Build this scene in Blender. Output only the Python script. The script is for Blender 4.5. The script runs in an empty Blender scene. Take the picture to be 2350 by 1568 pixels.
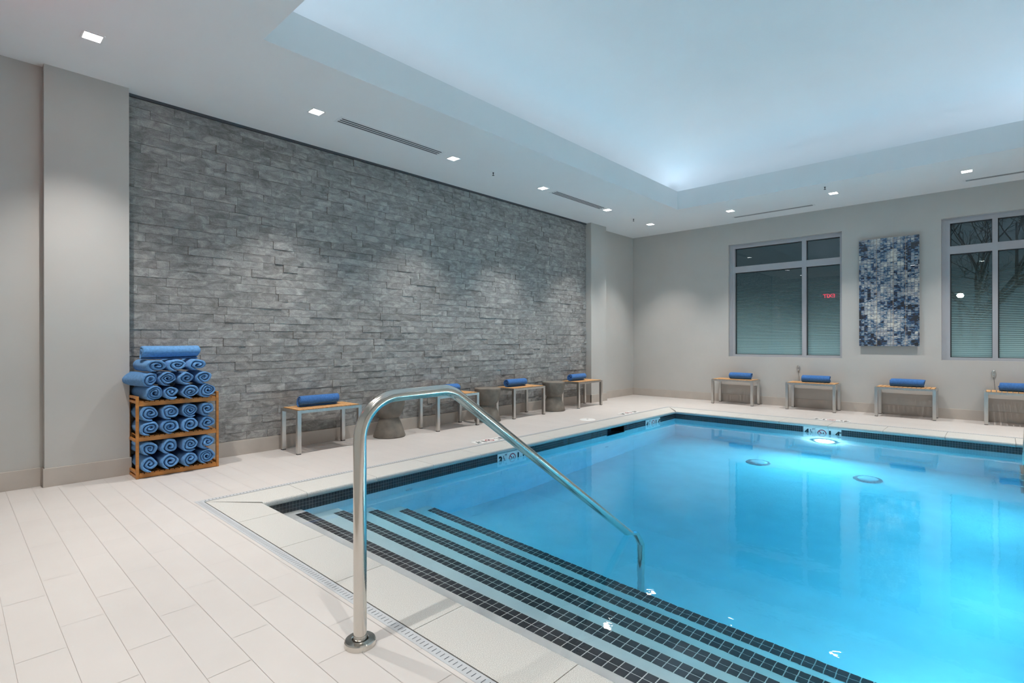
import bpy, bmesh, math, random
from mathutils import Vector, Matrix, noise

C = bpy.context.scene.collection
S = bpy.context.scene

# ------------------------------------------------------------------ camera
H_CAM, YAW, ROLL, FPX = 1.1, 0.746, 0.0019, 1200.5
cam_d = bpy.data.cameras.new('camera'); cam = bpy.data.objects.new('camera', cam_d); C.objects.link(cam)
cam_d.sensor_width = 36; cam_d.lens = 36 * FPX / 2350; cam_d.shift_y = -0.0003; cam_d.clip_start = 0.02
_F = Vector((math.cos(YAW), math.sin(YAW), 0)); _R = Vector((math.sin(YAW), -math.cos(YAW), 0)); _U = Vector((0, 0, 1))
right = _R * math.cos(ROLL) - _U * math.sin(ROLL); up = _R * math.sin(ROLL) + _U * math.cos(ROLL)
cam.matrix_world = Matrix((( right.x, up.x, -_F.x, 0), (right.y, up.y, -_F.y, 0), (right.z, up.z, -_F.z, H_CAM), (0, 0, 0, 1)))
S.camera = cam

# ------------------------------------------------------------------ world (dusk outside), exposure
W = bpy.data.worlds.new('world'); S.world = W; W.use_nodes = True
W.node_tree.nodes['Background'].inputs[0].default_value = (0.30, 0.50, 0.60, 1)
W.node_tree.nodes['Background'].inputs[1].default_value = 0.075
S.view_settings.view_transform = 'Standard'; S.view_settings.look = 'None'
S.view_settings.exposure = 0.25; S.view_settings.gamma = 1.0; S.view_settings.use_curve_mapping = False
cy = S.cycles
cy.use_denoising = True; cy.max_bounces = 12; cy.diffuse_bounces = 5; cy.glossy_bounces = 4
cy.transmission_bounces = 10; cy.transparent_max_bounces = 12; cy.volume_bounces = 0
cy.sample_clamp_indirect = 40.0; cy.sample_clamp_direct = 0; cy.blur_glossy = 1.0
cy.caustics_reflective = False; cy.caustics_refractive = True
cy.use_light_tree = True
cy.use_adaptive_sampling = True; cy.adaptive_threshold = 0.05

# ------------------------------------------------------------------ lights: values used by the lamp builders below
SPOT_W = 135.0; SPOT_COL = (1.0, 0.95, 0.90)
LENS_E = 30.0
COVE_E = 5.5; COVE_COL = (0.66, 0.84, 1.0)
POOL_LAMP_E = 290.0; POOL_FILL_E = 88.0; POOL_LAMP_COL = (0.85, 0.95, 1.0)  # second strength is for the side lamps added to light the pool

# ------------------------------------------------------------------ room measurements
ZC = 3.21                      # soffit height
XN, XF = -0.27, 9.594          # near wall, far wall
YR, YL = -2.1, 5.365           # right wall, left wall
PX0, PX1, PY0, PY1 = 1.49, 7.77, -0.42, 3.70   # pool shell inner faces
ZW = -0.11                     # water level

# ------------------------------------------------------------------ materials
def mat(name, col, rough=0.5, metal=0.0, spec=0.5, var=0.0, vscale=8.0, bump=0.0, bscale=60.0, coat=0.0, stretch=None, detail=4):
    m = bpy.data.materials.new(name); m.use_nodes = True; nt = m.node_tree; N = nt.nodes; L = nt.links
    b = N['Principled BSDF']; b.inputs['Base Color'].default_value = (*col, 1); b.inputs['Roughness'].default_value = rough
    b.inputs['Metallic'].default_value = metal; b.inputs['Specular IOR Level'].default_value = spec
    if coat: b.inputs['Coat Weight'].default_value = coat; b.inputs['Coat Roughness'].default_value = 0.05
    tc = N.new('ShaderNodeTexCoord'); vec = tc.outputs['Object']
    if stretch:
        mp = N.new('ShaderNodeMapping'); mp.inputs['Scale'].default_value = stretch; L.new(vec, mp.inputs[0]); vec = mp.outputs[0]
    if var:
        n = N.new('ShaderNodeTexNoise'); n.inputs['Scale'].default_value = vscale; n.inputs['Detail'].default_value = detail; L.new(vec, n.inputs[0])
        mr = N.new('ShaderNodeMapRange'); mr.inputs['From Min'].default_value = 0.3; mr.inputs['From Max'].default_value = 0.7
        mr.inputs['To Min'].default_value = 1 - var; mr.inputs['To Max'].default_value = 1 + var; L.new(n.outputs['Fac'], mr.inputs[0])
        mx = N.new('ShaderNodeMix'); mx.data_type = 'RGBA'; mx.blend_type = 'MULTIPLY'; mx.inputs[0].default_value = 1
        mx.inputs[6].default_value = (*col, 1); L.new(mr.outputs[0], mx.inputs[7]); L.new(mx.outputs[2], b.inputs['Base Color'])
    if bump:
        n = N.new('ShaderNodeTexNoise'); n.inputs['Scale'].default_value = bscale; n.inputs['Detail'].default_value = 3; L.new(vec, n.inputs[0])
        bp = N.new('ShaderNodeBump'); bp.inputs['Strength'].default_value = bump; bp.inputs['Distance'].default_value = 0.003
        L.new(n.outputs['Fac'], bp.inputs['Height']); L.new(bp.outputs[0], b.inputs['Normal'])
    return m

def emis(name, col, e):
    m = bpy.data.materials.new(name); m.use_nodes = True; b = m.node_tree.nodes['Principled BSDF']
    b.inputs['Base Color'].default_value = (0.8, 0.8, 0.8, 1); b.inputs['Emission Color'].default_value = (*col, 1); b.inputs['Emission Strength'].default_value = e
    return m

M = {}
M['wall'] = mat('wall paint', (0.52, 0.51, 0.485), 0.75, var=0.02, vscale=3, bump=0.05, bscale=200)
M['ceil'] = mat('ceiling paint', (0.86, 0.87, 0.88), 0.85, var=0.01, vscale=2)
M['base'] = mat('porcelain baseboard', (0.50, 0.455, 0.41), 0.45, var=0.06, vscale=5)
M['grout'] = mat('floor grout', (0.54, 0.50, 0.475), 0.9)
M['granite'] = mat('granite coping', (0.555, 0.545, 0.515), 0.6, var=0.50, vscale=480, bump=0.05, bscale=500, detail=2)
M['steel'] = mat('polished stainless steel', (0.66, 0.63, 0.58), 0.16, 1.0, var=0.05, vscale=6, bump=0.02, bscale=90)
M['steel2'] = mat('brushed stainless steel', (0.62, 0.60, 0.57), 0.28, 1.0, var=0.06, vscale=40, stretch=(1, 1, 0.15))
M['rubber'] = mat('black rubber', (0.03, 0.03, 0.03), 0.8)
M['teak'] = mat('teak slats', (0.66, 0.36, 0.15), 0.5, var=0.22, vscale=9, stretch=(1, 6, 6), bump=0.1, bscale=40)
M['bamboo'] = mat('oiled bamboo', (0.52, 0.21, 0.045), 0.4, var=0.22, vscale=10, stretch=(1, 1, 4), bump=0.08, bscale=30)
M['concrete'] = mat('cast concrete', (0.185, 0.165, 0.14), 0.75, var=0.25, vscale=9, bump=0.2, bscale=50)
M['plaster'] = mat('pool plaster', (0.90, 0.91, 0.91), 0.8, var=0.04, vscale=4, bump=0.08, bscale=40)
M['tile_dark'] = mat('dark glass mosaic', (0.028, 0.036, 0.044), 0.18, var=0.35, vscale=14, spec=0.6)
M['nosing'] = mat('charcoal nosing mosaic', (0.035, 0.038, 0.048), 0.35, var=0.3, vscale=12)
M['tgrout'] = mat('mosaic grout', (0.30, 0.32, 0.33), 0.9)
M['ngrout'] = mat('white grout', (0.88, 0.90, 0.89), 0.9)
M['white'] = mat('white glazed ceramic', (0.86, 0.86, 0.84), 0.35, var=0.01)
M['whitep'] = mat('white plastic', (0.78, 0.80, 0.82), 0.4, var=0.02)
M['black'] = mat('black glaze', (0.01, 0.012, 0.015), 0.3)
M['red'] = mat('red glaze', (0.45, 0.03, 0.05), 0.3)
M['frame'] = mat('grey aluminium window frame', (0.42, 0.43, 0.46), 0.4, var=0.02)
M['gasket'] = mat('dark glazing gasket', (0.035, 0.045, 0.05), 0.6)
M['slot'] = mat('dark slot', (0.06, 0.07, 0.08), 0.8)
M['drain'] = mat('grey drain cover', (0.50, 0.52, 0.54), 0.5, var=0.03)
M['vent'] = mat('painted diffuser', (0.80, 0.81, 0.82), 0.6)
M['ventg'] = mat('grey diffuser slots', (0.22, 0.25, 0.28), 0.7)
M['dark'] = mat('dark recess', (0.015, 0.03, 0.045), 0.8)
M['bark'] = mat('bark', (0.10, 0.10, 0.08), 0.9, var=0.3)
M['trimdark'] = mat('dark metal edge trim', (0.07, 0.08, 0.09), 0.5)
M['ground'] = mat('dark ground', (0.05, 0.06, 0.05), 0.9, var=0.3)
M['door'] = mat('painted door', (0.40, 0.38, 0.35), 0.5)
M['lens'] = emis('lit downlight lens', (1.0, 0.97, 0.93), LENS_E)
M['cove'] = emis('cove strip light', COVE_COL, COVE_E)
M['poollens'] = emis('lit pool lamp lens', POOL_LAMP_COL, POOL_LAMP_E)
M['poollens_added'] = emis('added side pool lamp lens', POOL_LAMP_COL, POOL_FILL_E)
M['exit'] = emis('lit red exit letters', (1.0, 0.02, 0.06), 14.0)
M['street'] = emis('lit street lamp', (0.85, 1.0, 0.85), 30.0)

# towel terry
def terry(name, col):
    m = mat(name, col, 0.95, spec=0.15, var=0.16, vscale=60, bump=0.9, bscale=330)
    b = m.node_tree.nodes['Principled BSDF']; b.inputs['Sheen Weight'].default_value = 0.35; b.inputs['Sheen Roughness'].default_value = 0.4
    b.inputs['Sheen Tint'].default_value = (0.5, 0.7, 1, 1)
    return m
M['towel'] = terry('blue terry cloth', (0.125, 0.30, 0.58))
M['towel2'] = terry('royal blue terry cloth', (0.062, 0.18, 0.46))

# floor tile: per-tile tone from an attribute-free white noise on the plank grid
def floor_mat():
    m = mat('pale porcelain floor tile', (0.61, 0.575, 0.55), 0.42, var=0.025, vscale=2.5, spec=0.35, bump=0.03, bscale=120)
    nt = m.node_tree; N = nt.nodes; L = nt.links; b = N['Principled BSDF']
    at = N.new('ShaderNodeAttribute'); at.attribute_name = 'tone'
    mr = N.new('ShaderNodeMapRange'); mr.inputs['To Min'].default_value = 0.985; mr.inputs['To Max'].default_value = 1.015; L.new(at.outputs['Fac'], mr.inputs[0])
    src = b.inputs['Base Color'].links[0].from_socket
    mx = N.new('ShaderNodeMix'); mx.data_type = 'RGBA'; mx.blend_type = 'MULTIPLY'; mx.inputs[0].default_value = 1
    L.new(src, mx.inputs[6]); L.new(mr.outputs[0], mx.inputs[7]); L.new(mx.outputs[2], b.inputs['Base Color'])
    return m
M['floor'] = floor_mat()

def stone_mat():
    m = bpy.data.materials.new('grey split slate'); m.use_nodes = True; nt = m.node_tree; N = nt.nodes; L = nt.links; b = N['Principled BSDF']
    b.inputs['Roughness'].default_value = 0.75; b.inputs['Specular IOR Level'].default_value = 0.35
    tc = N.new('ShaderNodeTexCoord'); at = N.new('ShaderNodeAttribute'); at.attribute_name = 'tone'
    # shift the texture per stone so veins break at every joint
    cm = N.new('ShaderNodeVectorMath'); cm.operation = 'SCALE'; cm.inputs[3].default_value = 17.0
    cb = N.new('ShaderNodeCombineXYZ'); L.new(at.outputs['Fac'], cb.inputs[0]); L.new(at.outputs['Fac'], cb.inputs[2]); L.new(cb.outputs[0], cm.inputs[0])
    ad = N.new('ShaderNodeVectorMath'); L.new(tc.outputs['Object'], ad.inputs[0]); L.new(cm.outputs[0], ad.inputs[1])
    mp = N.new('ShaderNodeMapping'); mp.inputs['Rotation'].default_value = (0, math.radians(24), 0); mp.inputs['Scale'].default_value = (5, 5, 10); L.new(ad.outputs[0], mp.inputs[0])
    n1 = N.new('ShaderNodeTexNoise'); n1.inputs['Scale'].default_value = 1.6; n1.inputs['Detail'].default_value = 7; n1.inputs['Roughness'].default_value = 0.65; n1.inputs['Distortion'].default_value = 0.8; L.new(mp.outputs[0], n1.inputs[0])
    n2 = N.new('ShaderNodeTexNoise'); n2.inputs['Scale'].default_value = 110; n2.inputs['Detail'].default_value = 2; L.new(tc.outputs['Object'], n2.inputs[0])
    cr = N.new('ShaderNodeValToRGB'); e = cr.color_ramp.elements
    e[0].position = 0.30; e[0].color = (0.16, 0.16, 0.155, 1); e[1].position = 0.72; e[1].color = (0.48, 0.475, 0.46, 1)
    k = cr.color_ramp.elements.new(0.5); k.color = (0.29, 0.287, 0.28, 1); L.new(n1.outputs['Fac'], cr.inputs[0])
    mr = N.new('ShaderNodeMapRange'); mr.inputs['To Min'].default_value = 0.88; mr.inputs['To Max'].default_value = 1.13; L.new(at.outputs['Fac'], mr.inputs[0])
    mr2 = N.new('ShaderNodeMapRange'); mr2.inputs['From Min'].default_value = 0.3; mr2.inputs['From Max'].default_value = 0.7; mr2.inputs['To Min'].default_value = 0.86; mr2.inputs['To Max'].default_value = 1.14; L.new(n2.outputs['Fac'], mr2.inputs[0])
    ml = N.new('ShaderNodeMath'); ml.operation = 'MULTIPLY'; L.new(mr.outputs[0], ml.inputs[0]); L.new(mr2.outputs[0], ml.inputs[1])
    mx = N.new('ShaderNodeMix'); mx.data_type = 'RGBA'; mx.blend_type = 'MULTIPLY'; mx.inputs[0].default_value = 1
    L.new(cr.outputs[0], mx.inputs[6]); L.new(ml.outputs[0], mx.inputs[7]); L.new(mx.outputs[2], b.inputs['Base Color'])
    bp = N.new('ShaderNodeBump'); bp.inputs['Strength'].default_value = 0.7; bp.inputs['Distance'].default_value = 0.006
    ad2 = N.new('ShaderNodeMath'); ad2.operation = 'MULTIPLY_ADD'; ad2.inputs[1].default_value = 0.15; L.new(n2.outputs['Fac'], ad2.inputs[0]); L.new(n1.outputs['Fac'], ad2.inputs[2])
    L.new(ad2.outputs[0], bp.inputs['Height']); L.new(bp.outputs[0], b.inputs['Normal'])
    return m
M['stone'] = stone_mat()

def water_mat():
    m = bpy.data.materials.new('pool water'); m.use_nodes = True; nt = m.node_tree; N = nt.nodes; L = nt.links
    N.remove(N['Principled BSDF']); out = N['Material Output']
    g = N.new('ShaderNodeBsdfGlass'); g.inputs['IOR'].default_value = 1.333; g.inputs['Roughness'].default_value = 0.0; L.new(g.outputs[0], out.inputs[0])
    tc = N.new('ShaderNodeTexCoord')
    n1 = N.new('ShaderNodeTexNoise'); n1.inputs['Scale'].default_value = 5.0; n1.inputs['Detail'].default_value = 3; L.new(tc.outputs['Object'], n1.inputs[0])
    n2 = N.new('ShaderNodeTexNoise'); n2.inputs['Scale'].default_value = 26.0; n2.inputs['Detail'].default_value = 2; L.new(tc.outputs['Object'], n2.inputs[0])
    ma = N.new('ShaderNodeMath'); ma.operation = 'MULTIPLY_ADD'; ma.inputs[1].default_value = 0.12; L.new(n2.outputs['Fac'], ma.inputs[0]); L.new(n1.outputs['Fac'], ma.inputs[2])
    bp = N.new('ShaderNodeBump'); bp.inputs['Strength'].default_value = 0.22; bp.inputs['Distance'].default_value = 0.005
    L.new(ma.outputs[0], bp.inputs['Height']); L.new(bp.outputs[0], g.inputs['Normal'])
    v = N.new('ShaderNodeVolumeAbsorption'); v.inputs['Color'].default_value = (0.12, 0.85, 0.98, 1); v.inputs['Density'].default_value = 0.9
    L.new(v.outputs[0], out.inputs[1])
    return m
M['water'] = water_mat()

def pane_mat(name, tint=(0.88, 0.93, 0.93)):
    m = bpy.data.materials.new(name); m.use_nodes = True; nt = m.node_tree; N = nt.nodes; L = nt.links
    N.remove(N['Principled BSDF']); out = N['Material Output']
    t = N.new('ShaderNodeBsdfTransparent'); t.inputs[0].default_value = (*tint, 1)
    g = N.new('ShaderNodeBsdfGlossy'); g.inputs['Roughness'].default_value = 0.0; g.inputs[0].default_value = (1, 1, 1, 1)
    f = N.new('ShaderNodeFresnel'); f.inputs[0].default_value = 1.5
    k = N.new('ShaderNodeMath'); k.operation = 'MULTIPLY'; k.inputs[1].default_value = 1.1; L.new(f.outputs[0], k.inputs[0])
    ge = N.new('ShaderNodeNewGeometry'); bk = N.new('ShaderNodeMath'); bk.operation = 'SUBTRACT'; bk.inputs[0].default_value = 1.0; L.new(ge.outputs['Backfacing'], bk.inputs[1])
    k2 = N.new('ShaderNodeMath'); k2.operation = 'MULTIPLY'; L.new(k.outputs[0], k2.inputs[0]); L.new(bk.outputs[0], k2.inputs[1]); k = k2
    mx = N.new('ShaderNodeMixShader'); L.new(k.outputs[0], mx.inputs[0]); L.new(t.outputs[0], mx.inputs[1]); L.new(g.outputs[0], mx.inputs[2]); L.new(mx.outputs[0], out.inputs[0])
    return m
M['pane'] = pane_mat('window glass')

def film_mat():
    # privacy film: horizontal frosted lines, wide at the sill and thinning upwards
    m = bpy.data.materials.new('frosted line film'); m.use_nodes = True; nt = m.node_tree; N = nt.nodes; L = nt.links
    N.remove(N['Principled BSDF']); out = N['Material Output']
    tc = N.new('ShaderNodeTexCoord'); sp = N.new('ShaderNodeSeparateXYZ'); L.new(tc.outputs['Object'], sp.inputs[0])
    s = N.new('ShaderNodeMath'); s.operation = 'SUBTRACT'; s.inputs[1].default_value = 0.86; L.new(sp.outputs[2], s.inputs[0])
    def mth(op, a, bb):
        n = N.new('ShaderNodeMath'); n.operation = op
        for i, q in enumerate((a, bb)):
            if q is None: continue
            if isinstance(q, (int, float)): n.inputs[i].default_value = q
            else: L.new(q, n.inputs[i])
        return n.outputs[0]
    s = s.outputs[0]
    ph = mth('ADD', mth('MULTIPLY', s, 34.0), mth('MULTIPLY', mth('MULTIPLY', s, s), 6.5))
    fr = mth('FRACT', ph, None)
    cov = N.new('ShaderNodeMapRange'); cov.inputs['From Min'].default_value = 0.0; cov.inputs['From Max'].default_value = 1.46
    cov.inputs['To Min'].default_value = 0.95; cov.inputs['To Max'].default_value = 0.10; L.new(s, cov.inputs[0])
    on = mth('LESS_THAN', fr, cov.outputs[0])
    dens = N.new('ShaderNodeMapRange'); dens.inputs['From Min'].default_value = 0.0; dens.inputs['From Max'].default_value = 1.46
    dens.inputs['To Min'].default_value = 0.95; dens.inputs['To Max'].default_value = 0.22; L.new(s, dens.inputs[0])
    fac = mth('MULTIPLY', on, dens.outputs[0])
    d = N.new('ShaderNodeBsdfDiffuse'); d.inputs[0].default_value = (0.55, 0.70, 0.72, 1)
    t = N.new('ShaderNodeBsdfTransparent')
    mx = N.new('ShaderNodeMixShader'); L.new(fac, mx.inputs[0]); L.new(t.outputs[0], mx.inputs[1]); L.new(d.outputs[0], mx.inputs[2]); L.new(mx.outputs[0], out.inputs[0])
    return m
M['film'] = film_mat()

def art_mat():
    m = bpy.data.materials.new('blue collage print'); m.use_nodes = True; nt = m.node_tree; N = nt.nodes; L = nt.links; b = N['Principled BSDF']
    b.inputs['Roughness'].default_value = 0.5; b.inputs['Coat Weight'].default_value = 1.0; b.inputs['Coat Roughness'].default_value = 0.01
    tc = N.new('ShaderNodeTexCoord')
    sp = N.new('ShaderNodeSeparateXYZ'); L.new(tc.outputs['Object'], sp.inputs[0])
    def mth(op, a, bb=None, c=None):
        n = N.new('ShaderNodeMath'); n.operation = op
        for i, q in enumerate((a, bb, c)):
            if q is None: continue
            if isinstance(q, (int, float)): n.inputs[i].default_value = q
            else: L.new(q, n.inputs[i])
        return n.outputs[0]
    # cells of 0.041 x 0.064 m
    u = mth('DIVIDE', sp.outputs[1], 0.0409); v = mth('DIVIDE', sp.outputs[2], 0.0648)
    fu = mth('FLOOR', u); fv = mth('FLOOR', v)
    cc = N.new('ShaderNodeCombineXYZ'); L.new(fu, cc.inputs[0]); L.new(fv, cc.inputs[1])
    wn = N.new('ShaderNodeTexWhiteNoise'); wn.noise_dimensions = '2D'; L.new(cc.outputs[0], wn.inputs[0])
    # broad patches
    nb = N.new('ShaderNodeTexNoise'); nb.inputs['Scale'].default_value = 5.5; nb.inputs['Detail'].default_value = 2; L.new(tc.outputs['Object'], nb.inputs[0])
    # smeared detail, offset per cell
    of = N.new('ShaderNodeVectorMath'); of.operation = 'MULTIPLY_ADD'; L.new(wn.outputs['Color'], of.inputs[0]); of.inputs[1].default_value = (0.22, 0.22, 0.22)
    ms = N.new('ShaderNodeMapping'); ms.inputs['Scale'].default_value = (1, 0.55, 1.5); ms.inputs['Rotation'].default_value = (0.25, 0, 0); L.new(tc.outputs['Object'], ms.inputs[0]); L.new(ms.outputs[0], of.inputs[2])
    nd = N.new('ShaderNodeTexNoise'); nd.inputs['Scale'].default_value = 15; nd.inputs['Detail'].default_value = 5; nd.inputs['Distortion'].default_value = 1.6; L.new(of.outputs[0], nd.inputs[0])
    t = mth('ADD', mth('MULTIPLY', nb.outputs['Fac'], 0.95), mth('ADD', mth('MULTIPLY', nd.outputs['Fac'], 1.05), mth('MULTIPLY', wn.outputs['Value'], 0.20)))
    edge = N.new('ShaderNodeMapRange'); edge.inputs['From Min'].default_value = 1.40; edge.inputs['From Max'].default_value = 1.52; edge.inputs['To Max'].default_value = 0.16; L.new(sp.outputs[1], edge.inputs[0])
    t = mth('SUBTRACT', mth('MULTIPLY_ADD', mth('SUBTRACT', t, 1.10), 1.6, 0.56), edge.outputs[0])
    cr = N.new('ShaderNodeValToRGB'); cr.color_ramp.interpolation = 'LINEAR'; e = cr.color_ramp.elements
    e[0].position = 0.24; e[0].color = (0.006, 0.008, 0.014, 1); e[1].position = 0.98; e[1].color = (0.62, 0.62, 0.56, 1)
    for p, c in ((0.34, (0.008, 0.035, 0.11, 1)), (0.44, (0.025, 0.10, 0.21, 1)), (0.52, (0.12, 0.20, 0.27, 1)), (0.60, (0.33, 0.38, 0.42, 1)), (0.66, (0.17, 0.22, 0.32, 1)), (0.72, (0.33, 0.30, 0.29, 1)), (0.8, (0.42, 0.45, 0.47, 1))):
        k = cr.color_ramp.elements.new(p); k.color = c
    L.new(t, cr.inputs[0])
    # thin dark grid
    gu = mth('LESS_THAN', mth('FRACT', u), 0.09); gv = mth('LESS_THAN', mth('FRACT', v), 0.06)
    g = mth('MULTIPLY', mth('MAXIMUM', gu, gv), 0.75)
    mx = N.new('ShaderNodeMix'); mx.data_type = 'RGBA'; L.new(g, mx.inputs[0]); L.new(cr.outputs[0], mx.inputs[6]); mx.inputs[7].default_value = (0.012, 0.018, 0.03, 1)
    # three thin ochre rules
    r = None
    for y0 in (1.32, 1.115, 0.965):
        q = mth('LESS_THAN', mth('ABSOLUTE', mth('SUBTRACT', sp.outputs[1], y0)), 0.0035); r = q if r is None else mth('MAXIMUM', r, q)
    mo = N.new('ShaderNodeMix'); mo.data_type = 'RGBA'; L.new(mth('MULTIPLY', r, 0.5), mo.inputs[0]); L.new(mx.outputs[2], mo.inputs[6]); mo.inputs[7].default_value = (0.45, 0.30, 0.16, 1)
    L.new(mo.outputs[2], b.inputs['Base Color'])
    return m
M['art'] = art_mat()

# ------------------------------------------------------------------ helpers
def box(bm, x0, x1, y0, y1, z0, z1):
    v = [bm.verts.new((x, y, z)) for x in (x0, x1) for y in (y0, y1) for z in (z0, z1)]
    fs = [bm.faces.new([v[i] for i in q]) for q in ((0, 1, 3, 2), (4, 6, 7, 5), (0, 4, 5, 1), (2, 3, 7, 6), (0, 2, 6, 4), (1, 5, 7, 3))]
    return fs

def obj(name, bm, m, parent=None, smooth=False, bevel=0.0, loc=None, seg=2):
    me = bpy.data.meshes.new(name)
    if smooth == 'auto':
        for f in bm.faces: f.smooth = True
    bm.normal_update(); bm.to_mesh(me); bm.free()
    if smooth is True:
        for p in me.polygons: p.use_smooth = True
    elif smooth == 'auto':
        me.set_sharp_from_angle(angle=math.radians(35))
    for k in (m if isinstance(m, (list, tuple)) else [m]): me.materials.append(M[k] if isinstance(k, str) else k)
    o = bpy.data.objects.new(name, me); C.objects.link(o)
    if parent: o.parent = parent
    if loc: o.location = loc
    if bevel:
        b = o.modifiers.new('bevel', 'BEVEL'); b.width = bevel; b.segments = seg; b.limit_method = 'ANGLE'
    return o

def thing(name, label, cat, loc=(0, 0, 0), rz=0.0, group=None):
    o = bpy.data.objects.new(name, None); C.objects.link(o); o.location = loc; o.rotation_euler = (0, 0, rz); o.empty_display_size = 0.1
    o['label'] = label; o['category'] = cat
    if group: o['group'] = group
    return o

def tag(o, label, cat, group=None, kind=None):
    o['label'] = label; o['category'] = cat
    if group: o['group'] = group
    if kind: o['kind'] = kind
    return o

def struct(o, label=None):
    o['kind'] = 'structure'
    if label: o['label'] = label
    return o

def copy_tree(o, label, loc, rz=None, group=None):
    r = o.copy(); C.objects.link(r); r.location = loc; r['label'] = label
    if rz is not None: r.rotation_euler = (0, 0, rz)
    if group: r['group'] = group
    for ch in o.children:
        c = ch.copy(); C.objects.link(c); c.parent = r
        for g in ch.children:
            d = g.copy(); C.objects.link(d); d.parent = c
    return r

def fillet(pts, rads, n=8):
    out = [Vector(pts[0])]
    for i in range(1, len(pts) - 1):
        p, a, b = Vector(pts[i]), Vector(pts[i - 1]), Vector(pts[i + 1])
        u, v = (a - p).normalized(), (b - p).normalized(); ang = u.angle(v); t = rads[i - 1] / math.tan(ang / 2)
        s, e = p + u * t, p + v * t; c = p + (u + v).normalized() * (rads[i - 1] / math.sin(ang / 2))
        a0, a1 = s - c, e - c; ax = a0.cross(a1).normalized(); tot = a0.angle(a1)
        for k in range(n + 1): out.append(c + Matrix.Rotation(tot * k / n, 3, ax) @ a0)
    out.append(Vector(pts[-1])); return out

def tube(bm, path, r, seg=16, cap=True):
    path = [Vector(p) for p in path]; rings = []; prev = None
    for i, p in enumerate(path):
        d = ((path[min(i + 1, len(path) - 1)] - path[max(i - 1, 0)])).normalized()
        if prev is None:
            nrm = d.orthogonal().normalized()
        else:
            nrm = (prev - d * prev.dot(d)).normalized()
        prev = nrm; bn = d.cross(nrm); rr = r[i] if isinstance(r, (list, tuple)) else r
        rings.append([bm.verts.new(p + (nrm * math.cos(2 * math.pi * k / seg) + bn * math.sin(2 * math.pi * k / seg)) * rr) for k in range(seg)])
    for a, b in zip(rings, rings[1:]):
        for k in range(seg): bm.faces.new((a[k], a[(k + 1) % seg], b[(k + 1) % seg], b[k]))
    if cap: bm.faces.new(rings[0][::-1]); bm.faces.new(rings[-1])

def lathe(bm, prof, seg=32, cx=0, cy_=0, z0=0):
    rings = []
    for r, z in prof:
        if r < 1e-6: rings.append([bm.verts.new((cx, cy_, z0 + z))])
        else: rings.append([bm.verts.new((cx + r * math.cos(2 * math.pi * k / seg), cy_ + r * math.sin(2 * math.pi * k / seg), z0 + z)) for k in range(seg)])
    for a, b in zip(rings, rings[1:]):
        for k in range(seg):
            k2 = (k + 1) % seg
            if len(a) == 1: bm.faces.new((a[0], b[k2], b[k]))
            elif len(b) == 1: bm.faces.new((a[k], a[k2], b[0]))
            else: bm.faces.new((a[k], a[k2], b[k2], b[k]))

def rect_minus(r, h):
    x0, x1, y0, y1 = r; a0, a1, b0, b1 = h
    if x1 <= a0 or x0 >= a1 or y1 <= b0 or y0 >= b1: return [r]
    o = []
    if x0 < a0: o.append((x0, a0, y0, y1))
    if x1 > a1: o.append((a1, x1, y0, y1))
    m0, m1 = max(x0, a0), min(x1, a1)
    if y0 < b0: o.append((m0, m1, y0, b0))
    if y1 > b1: o.append((m0, m1, b1, y1))
    return [q for q in o if q[1] - q[0] > 1e-4 and q[3] - q[2] > 1e-4]

# ------------------------------------------------------------------ floor
rnd = random.Random(4)
HOLE = (1.20, 8.17, -0.72, 4.0)            # outer edge of the coping
bm = bmesh.new()
for r in rect_minus((XN, XF, YR, YL + 0.12), HOLE):
    box(bm, r[0], r[1], r[2], r[3], -0.12, -0.0015)
lay = bm.faces.layers.float.new('tone')
TW, TL, G = 0.14, 0.57, 0.0007
for i in range(-3, 72):
    xa = 0.996 + TW * (i - 10); yo = 2.46 + 0.19 * (i - 10)
    for j in range(-30, 40):
        ya = yo + TL * j
        if ya > YL + 0.12 or ya + TL < YR: continue
        r = (max(xa + G, XN), min(xa + TW - G, XF), max(ya + G, YR), min(ya + TL - G, YL + 0.12))
        if r[0] >= r[1] or r[2] >= r[3]: continue
        tone = rnd.random()
        for q in rect_minus(r, HOLE):
            vs = [bm.verts.new(p) for p in ((q[0], q[2], 0), (q[1], q[2], 0), (q[1], q[3], 0), (q[0], q[3], 0))]
            f = bm.faces.new(vs); f.material_index = 1; f[lay] = tone
struct(obj('floor', bm, ['grout', 'floor']), 'pale beige porcelain plank floor around the pool')

# ------------------------------------------------------------------ walls
def wallbox(name, boxes, m='wall', label=None):
    bm = bmesh.new()
    for b in boxes: box(bm, *b)
    return struct(obj(name, bm, m), label)
ZT = 4.5
wallbox('wall_left', [(XN - 0.2, 0.512, YL, YL + 0.3, -0.1, ZT), (0.505, 1.035, 5.286, 5.6, -0.1, ZT),
                      (1.03, 7.84, 5.425, 5.6, -0.1, ZT), (7.80, 8.29, 5.286, 5.6, -0.1, ZT), (8.28, XF + 0.1, 5.47, 5.6, -0.1, ZT),
                      (8.28, XF + 0.1, 5.458, 5.48, -0.1, 0.812)], label='light grey painted wall with two shallow pilasters')
W1 = (1.778, 3.54, 0.818, 2.826); W2 = (-1.198, 0.564, 0.818, 2.826)
b = []
x0, x1 = XF, XF + 0.22
b += [(x0, x1, W1[1], 5.6, -0.1, ZT), (x0, x1, W2[1], W1[0], -0.1, ZT), (x0, x1, YR - 0.1, W2[0], -0.1, ZT)]
for w in (W1, W2): b += [(x0, x1, w[0], w[1], -0.1, w[2]), (x0, x1, w[0], w[1], w[3], ZT)]
b += [(x0 - 0.013, x0 + 0.001, YR, 5.47, 0, 0.814)]
wallbox('wall_far', b, label='light grey painted wall with two windows and a low thicker ledge')
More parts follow.
